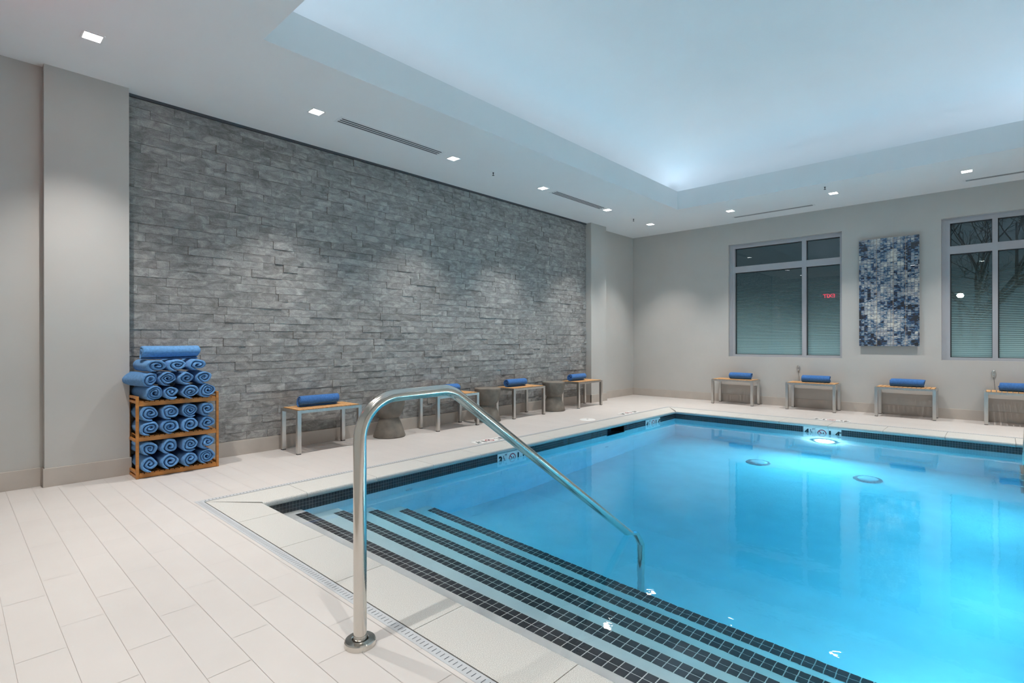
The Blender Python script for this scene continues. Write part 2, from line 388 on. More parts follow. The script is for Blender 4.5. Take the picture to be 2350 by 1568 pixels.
wallbox('wall_near', [(XN - 0.2, XN, YR - 0.1, 5.6, -0.1, ZT)])
wallbox('wall_right', [(XN - 0.2, XF + 0.2, YR - 0.2, YR, -0.1, ZT)])

# stone cladding: individual splits of slate in courses
bm = bmesh.new(); lay = bm.faces.layers.float.new('tone'); rnd = random.Random(11)
SX0, SX1, SZ0, SZ1 = 1.037, 7.80, 0.143, 3.185
rowh = 0.0762; nrow = int(round((SZ1 - SZ0) / rowh)); rowh = (SZ1 - SZ0) / nrow
for r in range(nrow):
    x = SX0 - rnd.random() * 0.3
    while x < SX1:
        ln = rnd.choice((0.10, 0.15, 0.20, 0.30, 0.30, 0.38, 0.46, 0.30))
        a, c = max(x, SX0), min(x + ln, SX1); x += ln
        if c - a < 0.01: continue
        dep = rnd.choice((0.0, 0.001, 0.002, 0.003, 0.005, 0.007, 0.010)); t = rnd.random()
        g = 0.0008
        y = 5.402 - dep
        z0, z1 = SZ0 + r * rowh + g, SZ0 + (r + 1) * rowh - g
        for f in box(bm, a + g, c - g, y, 5.43, z0, z1): f[lay] = t
o = obj('wall_left_stone', bm, 'stone'); struct(o, 'feature wall of split grey slate laid in thin courses'); o.name = 'wall_left_stone'
bm = bmesh.new(); box(bm, SX0, SX1, 5.385, 5.43, 3.187, 3.212); box(bm, SX0 - 0.004, SX0 + 0.010, 5.37, 5.43, 0.14, 3.212)
struct(obj('trim_1', bm, 'trimdark'), 'thin dark metal trim edging the slate wall')

# baseboards
bm = bmesh.new()
for q in ((XN, 0.497, YL - 0.012, YL + 0.02), (0.495, 1.047, 5.274, 5.30), (1.035, 1.047, 5.28, 5.41), (0.495, 0.507, 5.28, 5.37), (1.04, 7.792, 5.384, 5.43), (7.79, 8.302, 5.274, 5.30), (7.79, 7.802, 5.28, 5.41), (8.29, 8.302, 5.28, 5.46), (8.295, XF, 5.448, 5.475)):
    box(bm, q[0], q[1], q[2], q[3], 0, 0.141)
struct(obj('baseboard_left', bm, 'base', bevel=0.002), 'taupe porcelain tile baseboard')
bm = bmesh.new(); box(bm, XF - 0.026, XF, YR, 5.46, 0, 0.141); struct(obj('baseboard_far', bm, 'base', bevel=0.002), 'taupe porcelain tile baseboard')
bm = bmesh.new(); box(bm, XN, XN + 0.014, YR, 3.35, 0, 0.141); box(bm, XN, XN + 0.014, 4.45, YL, 0, 0.141); struct(obj('baseboard_near', bm, 'base'))
bm = bmesh.new(); box(bm, XN, XF, YR, YR + 0.014, 0, 0.141); struct(obj('baseboard_right', bm, 'base'))

# ceiling: soffit, tray fascia, raised tray with a cove
TX0, TX1, TY0, TY1, TZ = 1.507, 7.985, -0.45, 3.75, 3.502
bm = bmesh.new()
th = 0.04
for r in rect_minus((XN - 0.1, XF + 0.1, YR - 0.1, 5.58), (TX0 - th, TX1 + th, TY0 - th, TY1 + th)):
    # stop the slab behind the fascia so the cove stays open above it
    box(bm, r[0], r[1], r[2], r[3], ZC, ZC + 0.05)
box(bm, TX0 - th, TX0, TY0 - th, TY1 + th, ZC, TZ); box(bm, TX1, TX1 + th, TY0 - th, TY1 + th, ZC, TZ)
box(bm, TX0, TX1, TY0 - th, TY0, ZC, TZ); box(bm, TX0, TX1, TY1, TY1 + th, ZC, TZ)
# cove floor behind the lip
for r in rect_minus((TX0 - 0.34, TX1 + 0.34, TY0 - 0.34, TY1 + 0.34), (TX0 - 0.03, TX1 + 0.03, TY0 - 0.03, TY1 + 0.03)):
    box(bm, r[0], r[1], r[2], r[3], TZ - 0.09, TZ - 0.06)
e = 0.34
box(bm, TX0 - e - .03, TX0 - e, TY0 - e, TY1 + e, TZ - 0.1, 3.62); box(bm, TX1 + e, TX1 + e + .03, TY0 - e, TY1 + e, TZ - 0.1, 3.62)
box(bm, TX0 - e, TX1 + e, TY0 - e - .03, TY0 - e, TZ - 0.1, 3.62); box(bm, TX0 - e, TX1 + e, TY1 + e, TY1 + e + .03, TZ - 0.1, 3.62)
# flat tray ceiling given an added vault to spread the cove glow evenly
gx = [TX0 - e + (TX1 - TX0 + 2 * e) * (0.5 - 0.5 * math.cos(math.pi * k / 48)) for k in range(49)]
gy = [TY0 - e + (TY1 - TY0 + 2 * e) * (0.5 - 0.5 * math.cos(math.pi * k / 40)) for k in range(41)]
def vf(d):
    t = max(0.0, min(1.0, d / 1.55)); return math.sqrt(max(0.0, 1 - (1 - t) ** 2))
gv = [[bm.verts.new((x, y, 3.60 + 0.70 * vf(min(x - gx[0], gx[-1] - x)) * vf(min(y - gy[0], gy[-1] - y)))) for y in gy] for x in gx]
for i in range(48):
    for j in range(40):
        f = bm.faces.new((gv[i][j], gv[i][j + 1], gv[i + 1][j + 1], gv[i + 1][j])); f.smooth = True
ceiling = struct(obj('ceiling', bm, 'ceil'), 'white ceiling with a raised rectangular tray over the pool')
bm = bmesh.new()
# strips stand upright on the cove shelf and face the tray; a housing closes their backs
q = 0.22; ax0, ax1, ay0, ay1 = TX0 - q, TX1 + q, TY0 - q, TY1 + q; z0, z1 = TZ - 0.045, TZ + 0.012
for P in ([(ax0, ay0, z0), (ax0, ay1, z0), (ax0, ay1, z1), (ax0, ay0, z1)], [(ax1, ay1, z0), (ax1, ay0, z0), (ax1, ay0, z1), (ax1, ay1, z1)],
          [(ax1, ay0, z0), (ax0, ay0, z0), (ax0, ay0, z1), (ax1, ay0, z1)], [(ax0, ay1, z0), (ax1, ay1, z0), (ax1, ay1, z1), (ax0, ay1, z1)]):
    bm.faces.new([bm.verts.new(v) for v in P])
for r in rect_minus((ax0 - 0.03, ax1 + 0.03, ay0 - 0.03, ay1 + 0.03), (ax0 - 0.003, ax1 + 0.003, ay0 - 0.003, ay1 + 0.003)):
    for f in box(bm, r[0], r[1], r[2], r[3], TZ - 0.06, z1 + 0.004): f.material_index = 1
o = obj('cove_light', bm, ['cove', 'ceil'], ceiling); o['label'] = 'bluish light strip hidden in the tray cove'

# ------------------------------------------------------------------ windows
def window(n, w, mull, label):
    y0, y1, z0, z1 = w; X = XF + 0.062
    bm = bmesh.new(); F = 0.050; yl = y0 + 0.03; yr = y1 - 0.045; zt = z1 - 0.02
    m0, m1 = mull; r0, r1 = 2.321, 2.430; d0, d1 = X, X + 0.06
    # outer liner and frame
    box(bm, X - 0.006, d1, y1 - 0.045, y1, z0, z1); box(bm, X - 0.006, d1, y0, y0 + 0.03, z0, z1)
    box(bm, X - 0.006, d1, yl, yr, z1 - 0.022, z1); box(bm, X - 0.006, d1, yl, yr, z0, z0 + 0.012)
    box(bm, d0, d1, yr - 0.048, yr, z0 + .01, zt); box(bm, d0, d1, yl, yl + 0.008, z0 + .01, zt)
    ya, yb = yl + 0.008, yr - 0.048
    box(bm, d0, d1, ya, yb, zt - 0.05, zt); box(bm, d0, d1, ya, yb, z0 + .01, z0 + 0.041)
    box(bm, d0 - 0.004, d1, m0, m1, z0 + 0.01, zt - 0.01); box(bm, d0, d1, ya, yb, r0, r1)
    fr = obj('window_%d' % n, bm, 'frame'); struct(fr, label)
    k = 0
    for (a, c) in ((yl + 0.008, m0), (m1, yr - 0.048)):
        for (p, q) in ((z0 + 0.041, r0), (r1, zt - 0.05)):
            bm = bmesh.new(); t = 0.012; gx = d1 - 0.02
            box(bm, gx, d1, a, c, p, p + 0.006); box(bm, gx, d1, a, c, q - t, q); box(bm, gx, d1, a, a + t * .4, p, q); box(bm, gx, d1, c - t, c, p, q)
            obj('gasket', bm, 'gasket', fr)
            bm = bmesh.new(); box(bm, d1 - 0.008, d1 - 0.002, a, c, p, q); g = obj('pane', bm, 'pane', fr); g['label'] = 'clear glass pane' if p > 2.3 else 'glass pane behind frosted lines'
            if p < 2.3:
                bm = bmesh.new(); vs = [bm.verts.new(v) for v in ((d1 + 0.002, a, p), (d1 + 0.002, c, p), (d1 + 0.002, c, q), (d1 + 0.002, a, q))]; bm.faces.new(vs)
                obj('frosted_film', bm, 'film', fr)
    return fr
window(1, W1, (2.296, 2.360), 'grey framed window left of the blue artwork, dusk outside')
window(2, W2, (-0.026, 0.030), 'grey framed window right of the blue artwork, bare tree outside')

# door and exit sign on the near wall (seen only as a reflection in the window)
bm = bmesh.new(); box(bm, XN - 0.01, XN + 0.035, 3.45, 4.35, 0, 2.12)
dr = struct(obj('door_1', bm, 'door', bevel=0.003), 'taupe door in the near wall')
bm = bmesh.new()
for q in ((3.38, 3.45), (4.35, 4.42)): box(bm, XN - 0.01, XN + 0.05, q[0], q[1], 0, 2.19)
box(bm, XN - 0.01, XN + 0.05, 3.45, 4.35, 2.12, 2.19); obj('door_frame', bm, 'frame', dr)

def text_mesh(txt, size, bold=0.0, depth=0.0005):
    cu = bpy.data.curves.new('t', 'FONT'); cu.body = txt; cu.size = size; cu.extrude = depth; cu.offset = bold; cu.align_x = 'CENTER'; cu.align_y = 'CENTER'; cu.resolution_u = 4
    o = bpy.data.objects.new('t', cu); C.objects.link(o); bpy.context.view_layer.update()
    me = bpy.data.meshes.new_from_object(o.evaluated_get(bpy.context.evaluated_depsgraph_get()))
    C.objects.unlink(o); bpy.data.objects.remove(o); return me

ex = thing('exit_sign', 'lit red EXIT sign on the near wall, mirrored in the left window', 'exit sign', (XN + 0.03, 4.0, 2.56))
bm = bmesh.new(); box(bm, -0.028, 0.012, -0.16, 0.16, -0.10, 0.10); obj('housing', bm, 'whitep', ex, bevel=0.004)
me = text_mesh('EXIT', 0.17, 0.003, 0.001); me.materials.append(M['exit']); lt = bpy.data.objects.new('lettering', me); C.objects.link(lt); lt.parent = ex
lt.matrix_local = Matrix(((0, 0, 1, 0.0145), (1, 0, 0, 0), (0, 1, 0, 0), (0, 0, 0, 1)))

# ------------------------------------------------------------------ swimming pool
pool = thing('swimming_pool', 'rectangular indoor pool with granite coping, dark mosaic waterline and entry steps', 'swimming pool', (0, 0, 0))
STEP_X = [1.748 + 0.29 * i for i in range(5)]; STEP_Z = [-0.127 - 0.19 * i for i in range(5)]
def floor_z(x):
    if x < 4.2: return -1.20 - 0.22 * (x - 2.9) / 1.3
    return -1.42 - 0.10 * (x - 4.2) / 3.57
bm = bmesh.new()
# walls (thick) and sloping floor
t = 0.25; zt = -0.03
box(bm, PX0 - t, PX0, PY0 - t, PY1 + t, -1.8, -0.045); box(bm, PX1, PX1 + t, PY0 - t, PY1 + t, -1.8, -0.045)
box(bm, PX0, PX1, PY0 - t, PY0, -1.8, -0.045)
# left wall with a skimmer opening
SK = (5.82, 6.23)
box(bm, PX0, SK[0], PY1, PY1 + t, -1.8, -0.045); box(bm, SK[1], PX1, PY1, PY1 + t, -1.8, -0.045); box(bm, SK[0], SK[1], PY1, PY1 + t, -1.8, -0.20)
for xa, xb in ((2.8, 4.2), (4.2, PX1)):
    za, zb = floor_z(xa), floor_z(xb)
    vs = [bm.verts.new(v) for v in ((xa, PY0, za), (xb, PY0, zb), (xb, PY1, zb), (xa, PY1, za))]; bm.faces.new(vs)
    vs = [bm.verts.new(v) for v in ((xa, PY0, -1.8), (xa, PY1, -1.8), (xb, PY1, -1.8), (xb, PY0, -1.8))]; bm.faces.new(vs)
obj('basin', bm, 'plaster', pool)
bm = bmesh.new()
prev = PX0
for x, z in zip(STEP_X, STEP_Z):
    box(bm, prev - 0.002, x, PY0, PY1, -1.8, z); prev = x
st = obj('entry_steps', bm, 'plaster', pool, bevel=0.006)
for i, (x, z) in enumerate(zip(STEP_X, STEP_Z)):
    bm = bmesh.new(); p = 0.0478; w = 0.044; y0 = PY0 + 0.08; n = int((PY1 - 0.085 - y0) / p)
    y0 = PY1 - 0.085 - n * p
    for f in box(bm, x - 2 * w - 0.002, x + 0.0015, y0, y0 + n * p, z - 0.01, z + 0.0012): f.material_index = 1
    for r in range(2):
        for k in range(n):
            for f in box(bm, x - 2 * w + r * w + 0.0021, x - 2 * w + (r + 1) * w - 0.0021, y0 + k * p + 0.0023, y0 + (k + 1) * p - 0.0023, z, z + 0.003): f.material_index = 0
    o = obj('nosing_tile_strip', bm, ['nosing', 'ngrout'], st); o['label'] = 'two rows of charcoal mosaic along the step edge'

# waterline mosaic, 1 inch tiles
bm = bmesh.new(); p = 0.0243; zt = -0.043; rows = 5
def mos(axis, c, a, b_, sgn):
    n = int((b_ - a) / p)
    if axis == 'x':
        for f in box(bm, *((c, c + 0.004 * sgn) if sgn > 0 else (c + 0.004 * sgn, c)), a, b_, zt - rows * p, zt): f.material_index = 1
    else:
        for f in box(bm, a, b_, *((c, c + 0.004 * sgn) if sgn > 0 else (c + 0.004 * sgn, c)), zt - rows * p, zt): f.material_index = 1
    cc = c + 0.0052 * sgn; q = (b_ - a) / n; g = 0.0011
    for k in range(n):
        for r in range(rows):
            u0, u1 = a + k * q + g, a + (k + 1) * q - g; w0, w1 = zt - (r + 1) * p + g, zt - r * p - g
            P = [(cc, u0, w0), (cc, u1, w0), (cc, u1, w1), (cc, u0, w1)] if axis == 'x' else [(u0, cc, w0), (u1, cc, w0), (u1, cc, w1), (u0, cc, w1)]
            bm.faces.new([bm.verts.new(v) for v in P])
mos('y', PY1, PX0, SK[0] - 0.02, -1); mos('y', PY1, SK[1] + 0.02, PX1, -1)
mos('x', PX1, PY0, PY1, -1); mos('x', PX0, PY0, PY1, 1); mos('y', PY0, PX0, PX1, 1)
o = obj('waterline_tiles', bm, ['tile_dark', 'tgrout'], pool); o['label'] = 'band of small dark mosaic tiles'
# skimmer mouth
bm = bmesh.new(); a, c = SK
box(bm, a - .02, a, PY1 - 0.004, PY1 + 0.22, -0.20, -0.045); box(bm, c, c + .02, PY1 - 0.004, PY1 + 0.22, -0.20, -0.045)
box(bm, a, c, PY1 + 0.2, PY1 + 0.22, -0.20, -0.045); box(bm, a, c, PY1, PY1 + 0.22, -0.048, -0.04); box(bm, a - 0.005, c + 0.005, PY1 - 0.004, PY1 + 0.22, -0.235, -0.198)
o = obj('skimmer_opening', bm, 'dark', pool); o['label'] = 'dark rectangular skimmer mouth in the side wall'

# coping stones, 3 mm joints
def coping():
    bm = bmesh.new(); nose = 0.022; zt = 0.0; zb = -0.043; J = 0.0016
    ix0, ix1, iy0, iy1 = 1.472, 7.748, -0.398, 3.680; ox0, ox1, oy0, oy1 = 1.207, 8.165, -0.715, 3.990
    def stone(pts, inner_edge):
        # pts: 4 top corners (ccw); inner_edge index i: edge i->i+1 gets the bullnose
        c = Vector((sum(p[0] for p in pts) / 4, sum(p[1] for p in pts) / 4, 0))
        v = [Vector((p[0], p[1], 0)) for p in pts]
        i, j = inner_edge, (inner_edge + 1) % 4; ed = (v[j] - v[i]).normalized(); inn = Vector((ed.y, -ed.x, 0))
        if inn.dot(c - v[i]) > 0: inn = -inn      # points to the water
        # bullnose profile from top to bottom
        prof = []
        for k in range(7):
            a = math.pi / 2 - math.pi * k / 6; prof.append((math.cos(a) * 0.018 - 0.018, zb / 2 + math.sin(a) * (-zb / 2)))
        k_, l_ = (inner_edge + 2) % 4, (inner_edge + 3) % 4
        rows_ = []
        for dx, z in prof: rows_.append((bm.verts.new(v[i] + inn * dx + Vector((0, 0, z))), bm.verts.new(v[j] + inn * dx + Vector((0, 0, z)))))
        tb = (bm.verts.new(v[k_]), bm.verts.new(v[l_])); bb = (bm.verts.new(v[k_] + Vector((0, 0, zb))), bm.verts.new(v[l_] + Vector((0, 0, zb))))
        for a, b2 in zip(rows_, rows_[1:]): bm.faces.new((a[0], a[1], b2[1], b2[0]))
        bm.faces.new((rows_[0][0], rows_[0][1], tb[0], tb[1])); bm.faces.new((rows_[-1][1], rows_[-1][0], bb[1], bb[0]))
        bm.faces.new((tb[1], tb[0], bb[0], bb[1]))
        bm.faces.new([r[0] for r in rows_] + [bb[1], tb[1]][:]); bm.faces.new([r[1] for r in rows_][::-1] + [tb[0], bb[0]])
    def run(a, b_, lst): 
        out = [a] + sorted(q for q in lst if a + 0.05 < q < b_ - 0.05) + [b_]; return list(zip(out, out[1:]))
    # near side (joints along Y) ; corner mitred
    near = [3.385 - 0.585 * k for k in range(0, 9)]
    s = run(oy0, oy1, near)
    for a, b_ in s:
        a2, b2 = a + J, b_ - J
        A0 = max(a2, iy0) if a > oy0 else iy0; B1 = min(b2, iy1) if b_ < oy1 else iy1
        oa = a2; ob = b2
        stone([(ix0, A0, 0), (ix0, B1, 0), (ox0, ob, 0), (ox0, oa, 0)], 0)
    for a, b_ in run(oy0, oy1, [3.35 - 0.585 * k for k in range(0, 9)]):
        a2, b2 = a + J, b_ - J
        A0 = a2 if a > oy0 else iy0; B1 = b2 if b_ < oy1 else iy1
        stone([(ix1, A0, 0), (ix1, B1, 0), (ox1, b2, 0), (ox1, a2, 0)], 0)
    for (iy, oy) in ((iy1, oy1), (iy0, oy0)):
        for a, b_ in run(ox0, ox1, [1.785 + 0.584 * k for k in range(0, 12)]):
            a2, b2 = a + J, b_ - J
            A0 = a2 if a > ox0 else ix0; B1 = b2 if b_ < ox1 else ix1
            stone([(A0, iy, 0), (B1, iy, 0), (b2, oy, 0), (a2, oy, 0)], 0)
    bmesh.ops.recalc_face_normals(bm, faces=bm.faces)
    return bm
o = obj('coping', coping(), 'granite', pool, smooth='auto'); o['label'] = 'speckled granite edging stones with rounded nose'
# grout bed under the coping
bm = bmesh.new()
for r in rect_minus((1.20, 8.17, -0.72, 4.0), (1.24, 8.02, -0.67, 3.95)): box(bm, r[0], r[1], r[2], r[3], -0.12, -0.046)
obj('coping_bed', bm, 'grout', pool)

# returns on the left wall
def inlet(x, z):
    bm = bmesh.new(); lathe(bm, [(0.0, 0.0), (0.012, 0.001), (0.016, 0.012), (0.034, 0.008), (0.038, 0.0)], 20)
    bmesh.ops.rotate(bm, verts=bm.verts, cent=(0, 0, 0), matrix=Matrix.Rotation(math.radians(90), 3, 'X'))
    o = obj('return_inlet', bm, 'whitep', pool, smooth='auto', loc=(x, PY1, z)); return o
inlet(2.70, -0.33); inlet(5.81, -0.85)

# water body
bm = bmesh.new(); box(bm, PX0 - 0.1, PX1 + 0.1, PY0 - 0.1, PY1 + 0.1, -1.75, ZW)
wt = obj('pool_water', bm, 'water'); tag(wt, 'clear turquoise water filling the pool', 'water', kind='stuff')

# main drains
md0 = None
for i, (x, y, lab) in enumerate(((6.90, 2.18, 'round white drain cover on the pool floor, farther from the ladder'), (6.92, 1.04, 'round white drain cover on the pool floor, nearer the ladder'))):
    if md0 is None:
        md0 = thing('main_drain', lab, 'drain cover', (x, y, floor_z(x) + 0.001), group='drain covers on the pool floor')
        bm = bmesh.new(); lathe(bm, [(0.0, 0.05), (0.06, 0.05), (0.085, 0.045), (0.10, 0.03)], 32); obj('cover', bm, 'whitep', md0, smooth='auto')
        bm = bmesh.new(); lathe(bm, [(0.098, 0.031), (0.135, 0.018), (0.14, 0.0)], 48)
        for k in range(48):
            a = 2 * math.pi * k / 48; m4 = Matrix.Rotation(a, 4, 'Z'); vs = [m4 @ Vector(p) for p in ((0.104, -0.0035, 0.0305), (0.104, 0.0035, 0.0305), (0.134, 0.0035, 0.0200), (0.134, -0.0035, 0.0200))]
            f = bm.faces.new([bm.verts.new(v) for v in vs]); f.material_index = 1
        obj('slotted_ring', bm, ['frame', 'ventg'], md0)
    else: copy_tree(md0, lab, (x, y, floor_z(x) + 0.001))

# underwater lamps: one in the far wall, three unseen ones added to brighten the pool
def pool_lamp(loc, rz, label, first=None, lens='poollens', tilt=0):
    if first: return copy_tree(first, label, loc, rz)
    t = thing('pool_light', label, 'pool light', loc, rz, 'underwater pool lights')
    R = Matrix.Rotation(math.radians(-90), 3, 'Y')      # faces -X
    bm = bmesh.new(); lathe(bm, [(0.0, 0.018), (0.08, 0.015), (0.105, 0.006)], 32); bmesh.ops.rotate(bm, verts=bm.verts, cent=(0, 0, 0), matrix=Matrix.Rotation(math.radians(-tilt), 3, 'Y') @ R); obj('lens', bm, lens, t, loc=(-0.02 - 0.002 * tilt, 0, 0))
    bm = bmesh.new(); lathe(bm, [(0.104, 0.0), (0.104, 0.014), (0.13, 0.014), (0.135, 0.0)], 32); bmesh.ops.rotate(bm, verts=bm.verts, cent=(0, 0, 0), matrix=R); obj('rim', bm, 'steel2', t)
    return t
pl = pool_lamp((PX1 - 0.001, 1.64, -0.66), 0, 'round glaring underwater lamp in the far pool wall')
fill_pl = pool_lamp((6.1, PY0 + 0.001, -0.72), math.radians(-90), 'added out-of-view underwater lamp in the right pool wall, farthest from the steps', lens='poollens_added', tilt=5)
pool_lamp((4.6, PY0 + 0.001, -0.72), math.radians(-90), 'added out-of-view underwater lamp in the middle of the right pool wall', fill_pl)
pool_lamp((3.2, PY0 + 0.001, -0.62), math.radians(-90), 'added out-of-view underwater lamp in the right pool wall, nearest the steps', fill_pl)

# ------------------------------------------------------------------ drain channel around the coping
bm = bmesh.new()
dx0, dx1, dy0, dy1, dw = 1.155, 8.215, -0.765, 4.040, 0.045
for r in rect_minus((dx0, dx1, dy0, dy1), (dx0 + dw, dx1 - dw, dy0 + dw, dy1 - dw)):
    box(bm, r[0], r[1], r[2], r[3], -0.01, 0.0012)
def slot(x0, x1, y0, y1):
    f = bm.faces.new([bm.verts.new(v) for v in ((x0, y0, 0.0016), (x1, y0, 0.0016), (x1, y1, 0.0016), (x0, y1, 0.0016))]); f.material_index = 1
y = dy0 + 0.02
while y < dy1 - 0.02:
    for xx in (dx0, dx1 - dw): slot(xx + 0.011, xx + dw - 0.011, y, y + 0.0028)
    y += 0.0228
x = dx0 + 0.06
while x < dx1 - 0.06:
    for yy in (dy0, dy1 - dw): slot(x, x + 0.004, yy + 0.012, yy + dw - 0.012)
    x += 0.0228
o = obj('drain_channel', bm, ['drain', 'slot']); tag(o, 'narrow grey slotted drain strip set in the floor around the pool coping', 'drain')

# ------------------------------------------------------------------ depth marker tiles
def depth_marker(name, label, left, right_, mtx, group):
    """local frame: x = reading direction, y = up, z = out of the tile"""
    t = bpy.data.objects.new(name, None); C.objects.link(t); t.empty_display_size = 0.05; t.matrix_world = mtx
    tag(t, label, 'depth marker', group)
    q = 0.1465
    bm = bmesh.new()
    for k in (-1, 0, 1): box(bm, k * q - q / 2 + 0.0012, k * q + q / 2 - 0.0012, -q / 2, q / 2, -0.006, 0.002)
    obj('tiles', bm, 'white', t)
    def txt(s, size, x, y, bold, nm='lettering'):
        me = text_mesh(s, size, bold, 0.0003); me.materials.append(M['black']); o = bpy.data.objects.new(nm, me); C.objects.link(o); o.parent = t; o.location = (x, y, 0.0026)
    txt(left, 0.115, -q - 0.032, 0.0, 0.005); txt('1', 0.048, -q + 0.014, 0.028, 0.0015); txt('/', 0.06, -q + 0.024, 0.0, 0.001); txt('2', 0.048, -q + 0.034, -0.028, 0.0015); txt('FT', 0.03, -q + 0.050, 0.048, 0.0006)
    txt(right_, 0.115, q - 0.014, 0.0, 0.005); txt('M', 0.034, q + 0.058, 0.034, 0.0006)
    bm = bmesh.new()
    n = 40
    for k in range(n):
        a0, a1 = 2 * math.pi * k / n, 2 * math.pi * (k + 1) / n
        bm.faces.new([bm.verts.new(((r_) * math.cos(a), (r_) * math.sin(a), 0.003)) for r_, a in ((0.054, a0), (0.054, a1), (0.044, a1), (0.044, a0))])
    s = 0.707
    for f in [[(-0.035, 0.028), (-0.028, 0.035), (0.035, -0.028), (0.028, -0.035)]]:
        bm.faces.new([bm.verts.new((x, y, 0.0031)) for x, y in f])
    obj('no_diving_ring', bm, 'red', t)
    bm = bmesh.new()
    for f in ([(-0.012, -0.022), (-0.004, -0.026), (0.026, 0.018), (0.020, 0.024)], [(-0.004, -0.002), (0.002, -0.008), (0.028, -0.002), (0.024, 0.006)], [(-0.024, -0.030), (-0.014, -0.036), (-0.004, -0.022), (-0.012, -0.016)]):
        bm.faces.new([bm.verts.new((x, y, 0.0028)) for x, y in f])
    obj('diver_figure', bm, 'black', t)
    return t
def mframe(o, xd, yd, zd):
    return Matrix(((xd[0], yd[0], zd[0], o[0]), (xd[1], yd[1], zd[1], o[1]), (xd[2], yd[2], zd[2], o[2]), (0, 0, 0, 1)))
zc = -0.044 - 0.0735
G1 = 'depth marker tiles in the pool walls'; G2 = 'depth marker tiles in the deck'
depth_marker('depth_marker', 'white tiles marked 3 1/2 FT at the waterline just left of the handrail slope', '3', '1.1', mframe((3.995, PY1 - 0.008, zc), (1, 0, 0), (0, 0, 1), (0, -1, 0)), G1)
depth_marker('depth_marker', 'white tiles marked 4 1/2 FT on the slate-wall side near the far corner', '4', '1.4', mframe((7.04, PY1 - 0.008, zc), (1, 0, 0), (0, 0, 1), (0, -1, 0)), G1)
depth_marker('depth_marker', 'white tiles marked 1.4 M above the pool lamp in the far wall', '4', '1.4', mframe((PX1 - 0.008, 1.665, zc), (0, -1, 0), (0, 0, 1), (-1, 0, 0)), G1)
depth_marker('deck_depth_marker', 'white marker tiles flush in the deck beside the 3 1/2 FT waterline tiles', '3', '1.1', mframe((4.09, 4.121, 0.0), (-1, 0, 0), (0, -1, 0), (0, 0, 1)), G2)
depth_marker('deck_depth_marker', 'white marker tiles flush in the deck by the skimmer lid and far left corner', '4', '1.4', mframe((7.08, 4.121, 0.0), (-1, 0, 0), (0, -1, 0), (0, 0, 1)), G2)
depth_marker('deck_depth_marker', 'white marker tiles flush in the deck behind the far coping', '4', '1.4', mframe((8.30, 1.665, 0.0), (0, 1, 0), (-1, 0, 0), (0, 0, 1)), G2)

bm = bmesh.new(); lathe(bm, [(0.0, 0.004), (0.02, 0.004), (0.022, 0.006), (0.10, 0.006), (0.112, 0.0)], 40)
lid = thing('skimmer_lid', 'round white skimmer lid set flush in the deck above the skimmer opening', 'skimmer lid', (6.10, 4.20, 0.0))
obj('cover', bm, 'white', lid, smooth='auto'); bm = bmesh.new(); lathe(bm, [(0, 0.008), (0.012, 0.0075), (0.014, 0.003)], 12); obj('finger_hole_plug', bm, 'steel2', lid)

# ------------------------------------------------------------------ hand rail
hr = thing('pool_handrail', 'polished steel handrail sloping from the deck into the pool steps', 'handrail', (1.019, 1.695, 0))
bm = bmesh.new()
P = [(0, 0, 0.004), (0, 0, 0.89), (0.43, 0, 0.897), (1.975, 0, -0.165), (2.045, 0, -0.40), (2.045, 0, floor_z(3.06) + 0.0)]
tube(bm, fillet(P, [0.155, 0.17, 0.06, 0.03], 12), 0.0235, 32); obj('rail_tube', bm, 'steel', hr, smooth='auto')
bm = bmesh.new(); lathe(bm, [(0.028, 0.0), (0.028, 0.015), (0.029, 0.022), (0.032, 0.024), (0.052, 0.022), (0.0555, 0.018), (0.056, 0.0)], 48); obj('base_flange', bm, 'steel', hr, smooth='auto')
bm = bmesh.new(); lathe(bm, [(0.0242, 0.0), (0.0242, 0.035), (0.0238, 0.037)], 32); obj('collar', bm, 'steel2', hr, smooth='auto')

# ------------------------------------------------------------------ ladder at the right pool wall
ld = thing('pool_ladder', 'steel pool ladder at the right edge of the pool', 'pool ladder', (6.85, PY0, 0))
for x in (-0.25, 0.25):
    bm = bmesh.new(); P = [(x, -0.55, 0.0), (x, -0.52, 0.70), (x, 0.17, 0.72), (x, 0.21, 0.0), (x, 0.205, -0.9), (x, 0.02, -1.05)]
    tube(bm, fillet(P, [0.16, 0.42, 0.3, 0.08], 12), 0.0215, 24); obj('rail', bm, 'steel', ld, smooth='auto')
    bm = bmesh.new(); lathe(bm, [(0.03, 0), (0.03, 0.02), (0.05, 0.018), (0.054, 0)], 24, x, -0.55); obj('base_flange', bm, 'steel', ld, smooth='auto')
for k in range(4):
    bm = bmesh.new(); box(bm, -0.245, 0.245, 0.165, 0.255, -0.135 - 0.25 * k - 0.02, -0.135 - 0.25 * k + 0.005); obj('tread', bm, 'steel2', ld, bevel=0.006)

